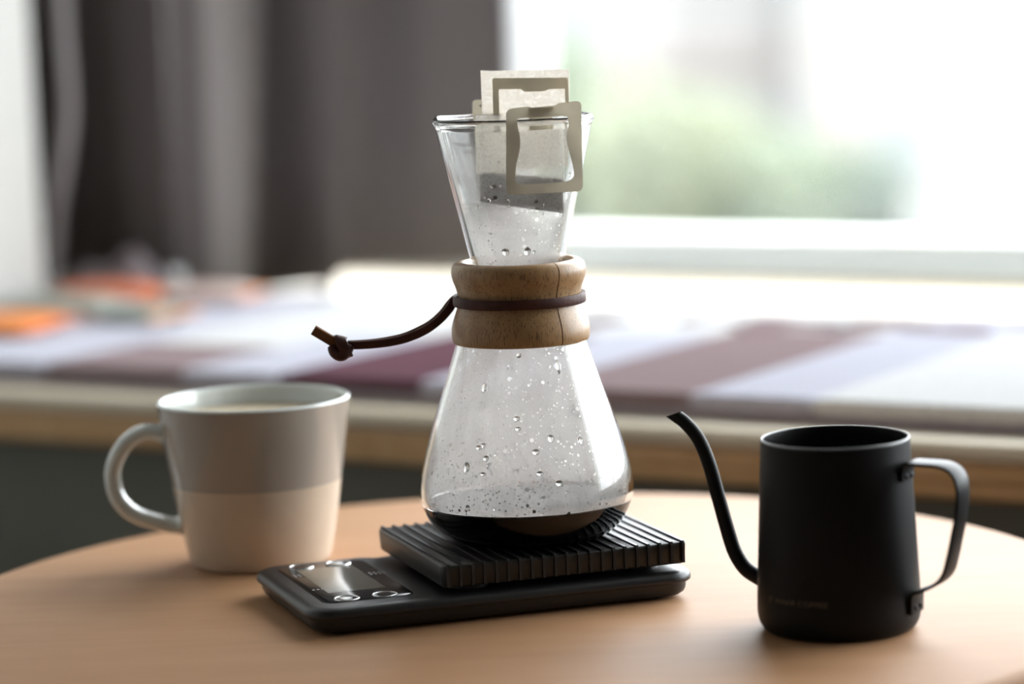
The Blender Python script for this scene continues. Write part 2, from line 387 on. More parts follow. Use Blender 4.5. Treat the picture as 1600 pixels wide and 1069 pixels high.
def drape(name, m, s0, s1, t0, amp, waves, zb, zt, thick, seed, n=140, parent=None, folds=False, toff=0.0):
    r = random.Random(seed); ph = [r.uniform(0, 6.28) for _ in range(4)]
    V, F = [], []; rows = 14
    def tt(u, v):
        if folds:
            ss = s0+(s1-s0)*u
            return foldt(ss+0.006*math.sin(2.2*(1-v)))+0.003*math.sin(70*ss+3*v)+toff
        a = amp*(0.55+0.45*v)
        return t0 + a*math.sin(2*PI*waves*u+ph[0]+0.5*math.sin(2*PI*u*1.3+ph[1])) + a*0.35*math.sin(2*PI*waves*2.3*u+ph[2]+0.6*v)
    for side in (0, 1):
        for j in range(rows+1):
            v = j/rows
            for i in range(n+1):
                u = i/n; s = s0+(s1-s0)*u+0.006*math.sin(9*u+4*v+ph[3]); b = zb(u)
                V.append(ST(s, tt(u, v)+side*thick, b+(zt-b)*(1-v)))
    w_ = n+1; h_ = rows+1
    for j in range(rows):
        for i in range(n):
            a = j*w_+i; F.append((a, a+w_, a+w_+1, a+1)); b = a+w_*h_; F.append((b, b+1, b+w_+1, b+w_))
    o = w_*h_
    for j in range(rows):
        for i in (0, n):
            a = j*w_+i; q = (a, a+o, a+o+w_, a+w_); F.append(q if i else q[::-1])
    for i in range(n):
        for j in (0, rows):
            a = j*w_+i; q = (a, a+1, a+o+1, a+o); F.append(q if j == 0 else q[::-1])
    return build(name, V, F, m, parent, recalc=False)
def hem(u): return LZ+0.004 if u < 0.72 else LZ+0.004+min(1, (u-0.72)/0.03)*0.022
c = drape('grey_curtain', M['curtain'], -1.93, -1.325, 2.125, 0.040, 4.6, hem, 2.42, 0.002, 3, n=220, folds=True)
M['light_strip'] = fabric('cloth_painted_backlight', (0.56, 0.535, 0.53), 0.30, 500)  # pale cloth colour stands in for daylight coming through this fold
ln = drape('painted_light_strip', M['light_strip'], -1.580, -1.548, 0, 0, 0, lambda u: LZ+0.004, 2.42, 0.001, 9, n=24, folds=True, toff=-0.004); ln.parent = c; ln['label'] = 'pale strip standing for daylight through one fold'
rear = drape('added_shade_layer', M['curtain'], -1.93, -1.605, 2.215, 0.012, 3.0, lambda u: LZ+0.004, 2.42, 0.002, 5, n=80); rear.parent = c  # unseen cloth layers added behind to block daylight and darken the curtain
rear2 = drape('added_shade_layer', M['curtain'], -1.47, -1.38, 2.205, 0.006, 1.5, lambda u: LZ+0.03, 2.42, 0.002, 6, n=50); rear2.parent = c
tag(c, 'dark grey-brown curtain gathered in folds at the left of the window', 'curtain')
sh = drape('sheer_curtain', M['sheer'], -1.43, -1.335, 2.25, 0.012, 5.0, lambda u: LZ+0.004, 2.42, 0.0008, 11, n=90)
tag(sh, 'thin white sheer curtain showing past the edge of the grey curtain', 'curtain')
# rail that carries them
rl = bez('curtain_rail', stbox(-1.975, 1.94, 2.09, 2.27, 2.42, 2.44, 0.003), M['frame'], smooth=False)
structure(rl, 'curtain rail under the window head')
M['cord'] = princ('pale_cord_plastic', (0.66, 0.62, 0.64), 0.5, noise=(40, 0.04))
pts = spline([(-1.66, 2.0, 2.42), (-1.663, 2.0, 1.5), (-1.666, 2.0, 1.02), (-1.665, 2.0, 0.946), (-1.666, 2.0, 0.902), (-1.675, 2.0, 0.858), (-1.686, 2.0, 0.819), (-1.691, 2.0, 0.786), (-1.686, 1.99, 0.760), (-1.67, 1.985, LZ+0.006), (-1.64, 1.98, LZ+0.006)], 6)
V, F = sweep([ST(*p) for p in pts], circle(10, 0.0055), (0, 1, 0), k=1.0)
tag(build('pull_cord', V, F, M['cord']), 'pale wavy cord hanging between the white wall and the grey curtain', 'cord')

# ------------------------------------------------------------------ striped mat on the window seat
def mt(name, c): return fabric(name, c, 0.0, 260)
MM = {'lilac': mt('mat_lilac', (0.70, 0.70, 0.80)), 'mauve': mt('mat_mauve', (0.38, 0.29, 0.30)), 'maroon': mt('mat_maroon', (0.19, 0.10, 0.125)), 'white': mt('mat_white_and_glare', (0.88, 0.885, 0.89)), 'edge': mt('mat_edge', (0.46, 0.42, 0.47))}
mr = empty('striped_mat', 'striped lilac, white and maroon mat lying on the window seat', 'mat', ST(-0.9, 1.85, LZ), A)
SC, TC = -0.9, 1.85
def mbox(s0, s1, t0, t1, z0, z1, b=0.002): return box(s0-SC, s1-SC, t0-TC, t1-TC, z0-LZ, z1-LZ, b)
M0, M1 = -1.63, 0.65
bez('backing', mbox(M0, M1, 1.600, 2.015, LZ+0.0005, LZ+0.007), MM['edge'], mr, smooth=False)
stripes = [(-1.63, -1.37, 'lilac', 1.601, 2.01), (-1.37, -1.25, 'mauve', 1.601, 1.72), (-1.37, -1.25, 'white', 1.72, 2.01), (-1.25, -1.169, 'lilac', 1.601, 1.80), (-1.25, -1.169, 'white', 1.80, 2.01),  # white ends behind the coloured stripes are window glare painted in
           (-1.169, -1.055, 'maroon', 1.601, 1.84), (-1.169, -1.055, 'white', 1.84, 2.01), (-1.055, -0.973, 'lilac', 1.601, 1.86), (-1.055, -0.973, 'white', 1.86, 2.01),
           (-0.973, -0.858, 'mauve', 1.601, 1.90), (-0.973, -0.858, 'white', 1.90, 2.01), (-0.858, -0.776, 'lilac', 1.601, 2.01), (-0.776, -0.50, 'white', 1.601, 2.01),
           (-0.50, -0.38, 'mauve', 1.601, 1.90), (-0.50, -0.38, 'white', 1.90, 2.01), (-0.38, -0.30, 'lilac', 1.601, 2.01), (-0.30, 0.0, 'white', 1.601, 2.01), (0.0, 0.12, 'mauve', 1.601, 2.01), (0.12, 0.65, 'lilac', 1.601, 2.01)]
for s0, s1, m_, t0, t1 in stripes:
    bez('stripe_panel', mbox(s0, s1, t0, t1, LZ+0.0075, LZ+0.016, 0.0025), MM[m_], mr, smooth=False)
def blob(s, t, rs, rtt, seed, m_):
    r = random.Random(seed); ph = [r.uniform(0, 6.28) for _ in range(3)]; n = 40; ring = []
    for i in range(n):
        a = 2*PI*i/n; q = 1+0.28*math.sin(3*a+ph[0])+0.18*math.sin(5*a+ph[1]); ring.append((s-SC+rs*q*math.cos(a), t-TC+rtt*q*math.sin(a)))
    V = [(x, y, 0.0161) for x, y in ring]+[(x, y, 0.0171) for x, y in ring]
    F = [tuple(range(n))[::-1], tuple(range(n, 2*n))] + [(i, (i+1) % n, n+(i+1) % n, n+i) for i in range(n)]
    build('printed_motif', V, F, MM[m_], mr, smooth=False)
blob(-1.095, 1.905, 0.016, 0.030, 1, 'maroon'); blob(-1.025, 1.93, 0.012, 0.02, 2, 'mauve'); blob(-0.95, 1.925, 0.045, 0.03, 3, 'mauve')
blob(-0.885, 1.945, 0.03, 0.03, 4, 'mauve'); blob(-0.82, 1.925, 0.03, 0.018, 5, 'mauve'); blob(-0.765, 1.945, 0.016, 0.012, 6, 'mauve')

# ------------------------------------------------------------------ packets and small things on the mat
M['orange'] = princ('orange_foil', (0.85, 0.27, 0.05), 0.4, noise=(30, 0.15)); M['salmon'] = princ('salmon_foil', (0.82, 0.25, 0.13), 0.4, noise=(30, 0.2))
M['greygreen'] = princ('grey_green_foil', (0.36, 0.40, 0.35), 0.35, noise=(40, 0.3)); M['blush'] = princ('blush_paper', (0.78, 0.60, 0.54), 0.6, noise=(20, 0.08))
M['white'] = princ('white_plastic', (0.8, 0.8, 0.8), 0.3, noise=(30, 0.03)); M['grey_cloth'] = fabric('grey_cloth', (0.36, 0.32, 0.34), 0.0, 300)
ZM = LZ+0.0162
def packet(name, label, s, t, lw, lt, h, rz, m_, m2, z=ZM, seed=0):
    o = empty(name, label, 'packet', ST(s, t, z), A+rz, 'small packets at the left end of the mat')
    r = random.Random(seed); nx, ny = 22, 12; V, F = [], []
    for side in (1, -1):
        for j in range(ny+1):
            for i in range(nx+1):
                u, v = i/nx*2-1, j/ny*2-1
                e = max(0, (1-u**4))*max(0, (1-v**4)); wr = 1+0.10*math.sin(9*u+seed)*math.cos(7*v+2*seed)
                zz = h/2*(1+side*e*wr)*1.0 if side > 0 else h*0.5*(1-min(1, e*1.6))
                V.append((u*lw/2*(1-0.03*math.cos(v*PI)), v*lt/2, zz+(0.0004 if side > 0 else 0)))
    w_ = nx+1; o2 = w_*(ny+1)
    for j in range(ny):
        for i in range(nx):
            a = j*w_+i; F.append((a, a+1, a+w_+1, a+w_)); b = a+o2; F.append((b, b+w_, b+w_+1, b+1))
    rim = [i for i in range(nx+1)]+[j*w_+nx for j in range(1, ny+1)]+[ny*w_+i for i in range(nx-1, -1, -1)]+[j*w_ for j in range(ny-1, 0, -1)]
    for a, b in zip(rim, rim[1:]+rim[:1]): F.append((b, a, a+o2, b+o2))
    build('pouch', V, F, M[m_], o)
    for sg in (-1, 1):
        bez('crimped_seal', box(sg*lw/2-(0.006 if sg > 0 else 0.002), sg*lw/2+(0.002 if sg > 0 else 0.006), -lt/2, lt/2, h/2-0.001, h/2+0.0016, 0.0004), M[m2], o, smooth=False)
    return o
packet('snack_packet', 'bright orange packet at the far left front of the mat', -1.535, 1.735, 0.11, 0.085, 0.014, 0.2, 'orange', 'salmon', seed=1)
packet('snack_packet', 'grey-green foil packet lying behind the bright orange packet', -1.555, 1.838, 0.115, 0.06, 0.016, 0.12, 'greygreen', 'white', seed=2)
packet('snack_packet', 'smaller grey-green packet just left of the bright mat area', -1.455, 1.822, 0.07, 0.05, 0.013, -0.15, 'greygreen', 'orange', seed=3)
packet('snack_packet', 'salmon pink packet by the foot of the white wall', -1.560, 1.908, 0.10, 0.055, 0.018, 0.25, 'salmon', 'orange', seed=4)
packet('snack_packet', 'pale blush packet with vivid orange ends, rightmost of the packets', -1.487, 1.945, 0.085, 0.055, 0.014, 0.30, 'blush', 'orange', seed=5)
# crumpled cloth beside the wall and two added jar shapes standing in for blurred bright spots
V, F = [], []; n = 26
for j in range(n+1):
    for i in range(n+1):
        u, v = i/n*2-1, j/n*2-1; e = max(0, 1-(u*u+v*v)**1.5)
        V.append((u*0.055, v*0.035, e*(0.026+0.008*math.sin(5*u+3*v)+0.006*math.cos(8*v-2*u))))
for j in range(n):
    for i in range(n): a = j*(n+1)+i; F.append((a, a+1, a+n+2, a+n+1))
b0 = len(V); V += [(x, y, 0.0) for x, y, z in V[:b0]]
for j in range(n):
    for i in range(n): a = b0+j*(n+1)+i; F.append((a, a+n+1, a+n+2, a+1))
tag(build('folded_cloth', V, F, M['grey_cloth'], loc=ST(-1.60, 1.976, ZM), rot=(0, 0, A)), 'crumpled grey cloth at the foot of the dark curtain', 'cloth')
M['spot_standin'] = princ('standin_glass', (0.50, 0.53, 0.50), 0.15, noise=(30, 0.05))
for i, (s, t, lab) in enumerate(((-1.600, 1.992, 'added jar shape standing in for a blurred bright spot, left of the two by the curtain'), (-1.552, 1.988, 'added jar shape standing in for a blurred bright spot, right of the two by the curtain'))):
    o = empty('bright_spot_standin', lab, 'spot_standin', ST(s, t, ZM), 0, 'bright spot stand-ins by the curtain')
    V, F = lathe([(0, 0), (0.8, 0), (0.95, 0.2), (0.95, 1.2), (0.8, 1.5), (0, 1.5)], 24); build('body', V, F, M['spot_standin'], o, sharp=40)
    V, F = lathe([(0, 1.5), (0.85, 1.5), (0.88, 1.6), (0.85, 1.95), (0.5, 2.15), (0, 2.2)], 24); build('standin_top', V, F, M['white'], o, sharp=50)

# ------------------------------------------------------------------ round table
tb = empty('round_table', 'small round table of light orange-brown wood in the foreground', 'table', (-0.007, 1.382, 0))
R = 28.0
V, F = lathe([(0, 69.8), (R-0.5, 69.8), (R-0.12, 69.95), (R, 70.3), (R, 71.55), (R-0.13, 71.87), (R-0.45, 72.0), (0, 72.0)], 160)
build('tabletop', V, F, M['table'], tb, sharp=60)
V, F = lathe([(0, 3.0), (2.6, 3.0), (2.2, 5), (2.0, 30), (2.0, 60), (2.4, 66), (6, 69.0), (6, 69.79), (0, 69.79)], 40); build('pedestal', V, F, M['iron'], tb, sharp=40)
V, F = lathe([(0, 0), (19, 0), (19.2, 0.4), (18.5, 1.2), (6, 2.4), (3, 3.0), (0, 3.0)], 64); build('foot_plate', V, F, M['iron'], tb, sharp=40)

# ------------------------------------------------------------------ mug with milky tea
M['glaze_refl_dark'] = princ('glaze_painted_room_reflection', (0.40, 0.352, 0.30), 0.15, noise=(14, 0.05, 1), coat=0.5, coat_r=0.05)  # dark room reflection painted into the colour of the upper wall
M['glaze'] = princ('pale_blue_grey_glaze', (0.66, 0.70, 0.675), 0.12, noise=(35, 0.03), coat=0.6, coat_r=0.08)
M['glaze_refl_light'] = princ('glaze_painted_table_reflection', (0.63, 0.52, 0.405), 0.22, noise=(60, 0.04), coat=0.3, coat_r=0.1)  # lighter table reflection painted into the colour of the lower wall
M['tea'] = princ('milky_tea', (0.60, 0.50, 0.36), 0.12, noise=(40, 0.06))
mug = empty('mug', 'pale porcelain mug with a pale handle, room reflection painted grey above, table reflection cream below, holding a pale milky drink', 'mug', (-0.1320, 1.4961, TZ))
V, F = lathe([(p.x, p.y) for p in spline([(0, 0.15), (2.9, 0.15), (3.1, 0.02), (3.4, 0.02), (3.60, 0.28), (3.80, 1.2), (4.03, 2.5), (4.30, 4.20)], 5)] + [(4.0, 4.20), (3.9, 4.1)], 96)
build('lower_body', V, F, M['glaze_refl_light'], mug, sharp=60)
up_prof = [(p.x, p.y) for p in spline([(4.302, 4.20), (4.52, 5.6), (4.74, 7.2), (4.86, 8.15)], 5)] + [(4.885, 8.30), (4.86, 8.39), (4.78, 8.42), (4.68, 8.36), (4.62, 8.2)] + [(p.x, p.y) for p in spline([(4.56, 7.6), (4.25, 5.6), (3.75, 2.2), (3.3, 0.75), (2.6, 0.5), (0, 0.5)], 5)]
ko = 17
V, F = lathe(up_prof[:ko], 96); build('upper_body', V, F, M['glaze_refl_dark'], mug, sharp=60)
V, F = lathe(up_prof[ko-1:], 96); build('rim_and_inside', V, F, M['glaze'], mug, sharp=60)
hp = [(-4.35, 6.55), (-4.80, 6.74), (-5.60, 6.84), (-6.50, 6.35), (-7.13, 5.40), (-7.31, 4.45), (-7.05, 3.40), (-6.32, 2.66), (-5.20, 2.22), (-4.40, 2.01), (-3.9, 2.0)]
pth = spline([(x, 0, z) for x, z in hp], 6); nn = len(pth)
def _flat(path, n):        # broad side across the plane of the handle, flaring into the body at both ends
    V, F = sweep(path, circle(20, 0.42, 0.66), (0, 1, 0), radii=[1.0+0.35*max(0, 1-min(i, n-1-i)/6.0)**2 for i in range(n)])
    return V, F
V, F = _flat(pth, nn); build('handle', V, F, M['glaze'], mug)
V, F = lathe([(0, 7.0), (4.40, 7.0), (4.50, 7.50), (4.42, 7.46), (4.2, 7.45), (0, 7.45)], 72)
tag(build('milky_drink', V, F, M['tea'], loc=(-0.1320, 1.4961, TZ), sharp=50), 'pale beige milky drink filling the mug', 'drink')

# ------------------------------------------------------------------ kitchen scale
RZ = math.radians(18.5)
SCX, SCY = 0.0045, 1.3990
M['blackplastic'] = princ('black_matte_plastic', (0.013, 0.013, 0.014), 0.36, noise=(60, 0.1), bump=(900, 0.04))
M['blackgloss'] = princ('black_gloss_panel', (0.016, 0.015, 0.015), 0.12, spec=0.25, noise=(30, 0.05))
M['lcd'] = princ('lcd_glass', (0.13, 0.12, 0.095), 0.14, spec=0.35, noise=(20, 0.06))
M['chrome'] = princ('chrome', (0.55, 0.55, 0.56), 0.2, metal=1.0, noise=(40, 0.03))
M['rubber'] = princ('black_rubber', (0.012, 0.012, 0.012), 0.40, spec=0.5, noise=(60, 0.1), bump=(1200, 0.05))
M['print'] = princ('grey_print', (0.30, 0.30, 0.30), 0.5, noise=(50, 0.05))
scl = empty('coffee_scale', 'flat black kitchen scale with ribbed platform and small display, under the glass carafe', 'scale', (SCX, SCY, TZ), RZ)
def arc_pts(cx, cy_, r, a0, a1, n=6): return [(cx+r*math.cos(math.radians(a0+(a1-a0)*i/n)), cy_+r*math.sin(math.radians(a0+(a1-a0)*i/n))) for i in range(n+1)]
HB = 5.7
outl = arc_pts(5.0, -HB+1.4, 1.4, -90, 0) + arc_pts(5.0, HB-1.4, 1.4, 0, 90)
outl += [(x, HB-0.45*math.exp(-((x+6.0)/0.55)**2)) for x in [-3.8-0.2*i for i in range(22)]]
outl += arc_pts(-10.9, HB-1.4, 1.4, 90, 180) + arc_pts(-10.9, -HB+1.4, 1.4, 180, 270)
outl += [(-8.0, -HB), (-3.8, -HB)]
V, F = slab(outl, [(0.10, 0.80), (0.14, 0.55), (0.28, 0.34), (0.48, 0.25), (0.78, 0.22), (0.80, 0.08), (0.85, 0.02), (0.95, 0.0), (1.10, 0.03), (1.22, 0.12), (1.30, 0.28), (1.33, 0.48)])
build('base', V, F, M['blackplastic'], scl, sharp=50)
for x, y in ((-10.6, -4.2), (-10.6, 4.2), (4.6, -4.2), (4.6, 4.2)):
    V, F = lathe([(0, 0), (0.6, 0), (0.65, 0.03), (0.65, 0.12), (0, 0.12)], 20); build('foot', V, F, M['rubber'], scl, loc=(x*.01, y*.01, 0), sharp=40)
pan = [(x-9.15, y+0.15) for x, y in rrect(4.3, 9.0, 0.55, 5)]
V, F = slab(pan, [(1.325, 0), (1.35, 0), (1.365, 0.03)]); panel = build('display_panel', V, F, M['blackgloss'], scl, sharp=40)
lc = [(x-9.2, y+1.1-0.4) for x, y in rrect(2.75, 5.9, 0.06, 2)]
V, F = slab(lc, [(1.36, 0), (1.368, 0), (1.37, 0.02)]); build('display_window', V, F, M['lcd'], panel, sharp=40)
for x, y in ((-10.15, 4.25), (-8.3, 4.25), (-10.1, -3.75), (-8.3, -3.75)):
    bt = lathe([(0.50, 1.355), (0.52, 1.39), (0.555, 1.40), (0.59, 1.39), (0.61, 1.355)], 36)
    V, F = bt; ring = build('button', V, F, M['chrome'], scl, loc=(x*.01, y*.01, 0))
    V, F = lathe([(0, 1.375), (0.25, 1.38), (0.48, 1.385), (0.51, 1.37), (0.51, 1.355)][::-1], 36); build('button_cap', V, F, M['blackgloss'], ring, sharp=50)
def marks(x, y, rows, w_):
    parts = []
    for r_ in range(rows):
        for i in range(4):
            parts.append(box((x+i*0.22)*.01, (x+i*0.22+0.12)*.01, (y-r_*w_)*.01, (y-r_*w_+0.16)*.01, 1.3652*.01, 1.3668*.01))
    bez('panel_print', merge(*parts), M['print'], panel, smooth=False)
marks(-11.0, 2.4, 2, 0.34); marks(-11.05, -1.3, 1, 0.3); marks(-7.65, 1.2, 2, 0.34)
# weighing platform: rubber-covered tray on four short posts with narrow raised ribs
plat = rrect(12.0, 10.7, 0.45, 4)
V, F = slab(plat, [(1.62, 0.30), (1.66, 0.12), (1.75, 0.06), (2.55, 0.0), (2.64, 0.02), (2.68, 0.08)]); tray = build('platform', V, F, M['rubber'], scl, sharp=50)
for x, y in ((-4.2, -3.6), (-4.2, 3.6), (4.2, -3.6), (4.2, 3.6)):
    V, F = lathe([(0, 1.3), (0.85, 1.3), (0.85, 1.65), (0, 1.65)], 24); build('post', V, F, M['blackplastic'], scl, loc=(x*.01, y*.01, 0), sharp=40)
prof = [(-5.44, 1.72), (-5.44, 2.60), (-5.36, 2.76), (5.36, 2.76), (5.44, 2.60), (5.44, 1.72), (5.28, 1.72), (5.25, 2.60), (-5.25, 2.60), (-5.28, 1.72)]
nR = 21; rib_me = None
Vr = [(sx*0.00065, y*.01, z*.01) for sx in (-1, 1) for y, z in prof]; n10 = len(prof)
Fr = [(i, (i+1) % n10, n10+(i+1) % n10, n10+i) for i in range(n10)] + [(0, 1, 8, 9)[::1], (1, 2, 3, 4, 7, 8), (4, 5, 6, 7), (n10+9, n10+8, n10+1, n10), (n10+8, n10+7, n10+4, n10+3, n10+2, n10+1), (n10+7, n10+6, n10+5, n10+4)]
rib0 = build('rib', Vr, Fr, M['rubber'], tray, smooth=False, recalc=True)
for i in range(nR):
    o = rib0 if i == 0 else rib0.copy()
    if i: col.objects.link(o); o.parent = tray
    o.location = ((-5.72+11.44*i/(nR-1))*.01, 0, 0)

# ------------------------------------------------------------------ glass carafe with wooden collar
CX, CY, CZ = 0.0043, 1.3913, TZ+0.0277
car = empty('pour_over_carafe', 'hourglass-shaped clear glass carafe with wooden collar and leather tie, standing on the scale', 'carafe', (CX, CY, CZ))
M['glass'] = glass('clear_glass', (0.985, 0.99, 0.985), 1.43)
OUT = spline([(0.0, 0.12), (1.6, 0.08), (3.0, 0.0), (3.6, 0.10), (4.22, 0.46), (4.70, 1.08), (4.98, 1.75), (5.06, 2.2), (5.0, 2.9), (4.82, 3.75), (4.41, 5.15), (3.75, 7.15), (3.07, 9.22), (2.75, 10.1), (2.42, 10.95), (2.14, 11.6), (2.02, 12.1), (2.06, 12.65), (2.26, 13.4), (2.69, 15.25), (3.15, 17.2), (3.57, 19.0), (3.64, 19.35)], 4)
def roff(pts, d):
    o = []
    for i, p in enumerate(pts):
        t = (pts[min(i+1, len(pts)-1)]-pts[max(i-1, 0)]).normalized(); o.append(Vector((max(0, p.x-t.y*d), p.y+t.x*d)))
    return o
INN = roff(OUT, 0.24)
INN = [p for p in INN if p.x > 1.2]
INN = [Vector((0, 0.40)), Vector((1.0, 0.38))] + [p for p in INN if p.y > 0.2]
lip = [Vector(p) for p in ((3.74, 19.52), (3.785, 19.66), (3.77, 19.78), (3.68, 19.86), (3.56, 19.86), (3.45, 19.76), (3.38, 19.55))]
prof = [(p.x, p.y) for p in OUT+lip+INN[::-1][1:]]
prof[0] = (0, prof[0][1]); prof[-1] = (0, prof[-1][1])
def spout(V, th0=math.radians(158)):
    o = []
    for x, y, z in V:
        zc = z*100; r = math.hypot(x, y)
        if zc > 14 and r > 1e-6:
            a = math.atan2(y, x)-th0; a = (a+PI) % (2*PI)-PI; k = ((zc-14)/5.8)**2
            f = math.exp(-(a/0.16)**2)*0.14*k - (math.exp(-((abs(a)-0.42)/0.14)**2))*0.05*k
            s_ = (r+f*.01)/r; z = z+0.0006*k*math.exp(-(a/0.3)**2); x, y = x*s_, y*s_
        o.append((x, y, z))
    return o
COF = 1.78                                   # coffee level above the carafe's foot
M['wetglass'] = glass('glass_against_coffee', (0.985, 0.99, 0.985), 1.43/1.34)
V, F = lathe(prof, 128); gb = build('glass_body', spout(V), F, [M['glass'], M['wetglass']], car)
for p_ in gb.data.polygons:                  # inner wall that the coffee touches
    if p_.center.z < COF*.01 and p_.index % (len(prof)-1) >= len(OUT)+len(lip)-1: p_.material_index = 1

# condensation on the inside of the glass
def inner_r(z):
    for a, b in zip(INN, INN[1:]):
        if a.y <= z <= b.y and a.x > 1.2: return a.x+(b.x-a.x)*(z-a.y)/max(1e-6, b.y-a.y)
    return None
DROPS = ((-0.55, 13.75, .17, .17), (0.42, 13.75, .17, .20), (0.72, 13.7, .08, .09), (-1.2, 16.2, .10, .10), (-0.35, 16.15, .08, .10), (-0.15, 9.0, .13, .11), (1.6, 8.4, .10, .32), (-1.75, 7.55, .13, .22), (-0.35, 6.2, .17, .11), (-0.3, 5.75, .16, .09), (-2.1, 4.9, .17, .10), (-1.9, 5.0, .12, .12), (-1.8, 4.45, .15, .12), (0.45, 4.7, .18, .12), (1.15, 5.25, .17, .17), (2.5, 5.0, .16, .18), (-2.7, 4.0, .16, .26), (-1.95, 3.75, .18, .08), (0.6, 3.75, .18, .10), (1.45, 3.25, .20, .12))
BIG = []
for xo, z, rw, rh in DROPS:
    r_ = inner_r(z); BIG.append(((xo*.01, -math.sqrt(r_*r_-xo*xo)*.01, z*.01), 0.92*math.sqrt(rw*rh)*.01+0.0002))
def film_mat():
    m, nt, out = mat('condensation'); L = nt.links
    tc = N(nt, 'ShaderNodeTexCoord')
    tr = N(nt, 'ShaderNodeBsdfTransparent'); tl = N(nt, 'ShaderNodeBsdfTranslucent', Color=(1.0, 0.955, 0.945, 1)); df = N(nt, 'ShaderNodeBsdfDiffuse', Color=(0.93, 0.90, 0.89, 1))
    sc_ = N(nt, 'ShaderNodeMixShader', Fac=0.10); L.new(tl.outputs[0], sc_.inputs[1]); L.new(df.outputs[0], sc_.inputs[2])
    mp = N(nt, 'ShaderNodeMapping'); mp.inputs['Scale'].default_value = (1, 1, 0.16); L.new(tc.outputs['Object'], mp.inputs['Vector'])
    n1 = N(nt, 'ShaderNodeTexNoise', Scale=70, Detail=2); L.new(mp.outputs[0], n1.inputs['Vector'])         # runs down the glass
    r1 = N(nt, 'ShaderNodeMapRange'); r1.inputs['From Min'].default_value = 0.35; r1.inputs['From Max'].default_value = 0.6; r1.inputs['To Min'].default_value = 0.58; r1.inputs['To Max'].default_value = 0.74
    L.new(n1.outputs['Fac'], r1.inputs['Value'])
    n2 = N(nt, 'ShaderNodeTexNoise', Scale=1400, Detail=2); L.new(tc.outputs['Object'], n2.inputs['Vector'])  # fine mist
    r2 = N(nt, 'ShaderNodeMapRange'); r2.inputs['To Min'].default_value = 0.85; r2.inputs['To Max'].default_value = 1.15; L.new(n2.outputs['Fac'], r2.inputs['Value'])
    mu = N(nt, 'ShaderNodeMath', _operation='MULTIPLY'); L.new(r1.outputs[0], mu.inputs[0]); L.new(r2.outputs[0], mu.inputs[1])
    sx = N(nt, 'ShaderNodeSeparateXYZ'); L.new(tc.outputs['Object'], sx.inputs[0])
    hz = N(nt, 'ShaderNodeMapRange'); hz.inputs['From Min'].default_value = 0.148; hz.inputs['From Max'].default_value = 0.160; hz.inputs['To Min'].default_value = 1.0; hz.inputs['To Max'].default_value = 0.28; L.new(sx.outputs['Z'], hz.inputs['Value'])
    mh = N(nt, 'ShaderNodeMath', _operation='MULTIPLY'); L.new(mu.outputs[0], mh.inputs[0]); L.new(hz.outputs[0], mh.inputs[1])
    ft = N(nt, 'ShaderNodeMapRange'); ft.inputs['From Min'].default_value = 0.176; ft.inputs['From Max'].default_value = 0.192; ft.inputs['To Min'].default_value = 1.0; ft.inputs['To Max'].default_value = 0.0; L.new(sx.outputs['Z'], ft.inputs['Value'])
    mf = N(nt, 'ShaderNodeMath', _operation='MULTIPLY'); L.new(mh.outputs[0], mf.inputs[0]); L.new(ft.outputs[0], mf.inputs[1]); mu = mf
    for p_, r_ in BIG:       # clear patches where the larger drops sit
        dn = N(nt, 'ShaderNodeVectorMath', _operation='DISTANCE'); dn.inputs[1].default_value = p_; L.new(tc.outputs['Object'], dn.inputs[0])
        gt = N(nt, 'ShaderNodeMath', _operation='GREATER_THAN'); gt.inputs[1].default_value = r_; L.new(dn.outputs['Value'], gt.inputs[0])
        mm = N(nt, 'ShaderNodeMath', _operation='MULTIPLY'); L.new(mu.outputs[0], mm.inputs[0]); L.new(gt.outputs[0], mm.inputs[1]); mu = mm
    def holes(scale, lo, hi):      # clear spots where drops have run together
        v = N(nt, 'ShaderNodeTexVoronoi', Scale=scale); L.new(tc.outputs['Object'], v.inputs['Vector'])
        sp = N(nt, 'ShaderNodeSeparateColor'); L.new(v.outputs['Color'], sp.inputs[0])
        rr = N(nt, 'ShaderNodeMapRange'); rr.inputs['From Min'].default_value = lo; rr.inputs['From Max'].default_value = 1.0; rr.inputs['To Max'].default_value = hi; L.new(sp.outputs[0], rr.inputs['Value'])
        g_ = N(nt, 'ShaderNodeMath', _operation='GREATER_THAN'); L.new(v.outputs['Distance'], g_.inputs[0]); L.new(rr.outputs[0], g_.inputs[1]); return g_
    h1 = holes(330, 0.60, 0.36); h2 = holes(800, 0.45, 0.36)
    m1 = N(nt, 'ShaderNodeMath', _operation='MULTIPLY'); L.new(mu.outputs[0], m1.inputs[0]); L.new(h1.outputs[0], m1.inputs[1])
    m2 = N(nt, 'ShaderNodeMath', _operation='MULTIPLY', _use_clamp=True); L.new(m1.outputs[0], m2.inputs[0]); L.new(h2.outputs[0], m2.inputs[1])
    mx = N(nt, 'ShaderNodeMixShader'); L.new(m2.outputs[0], mx.inputs[0]); L.new(tr.outputs[0], mx.inputs[1]); L.new(sc_.outputs[0], mx.inputs[2]); L.new(mx.outputs[0], out.inputs[0]); return m
M['film'] = film_mat()
fp = [(p.x-0.02, p.y) for p in INN if p.y > COF+0.03 and p.y < 19.3]
V, F = lathe(fp, 96); build('condensation_film', spout(V), F, M['film'], car)

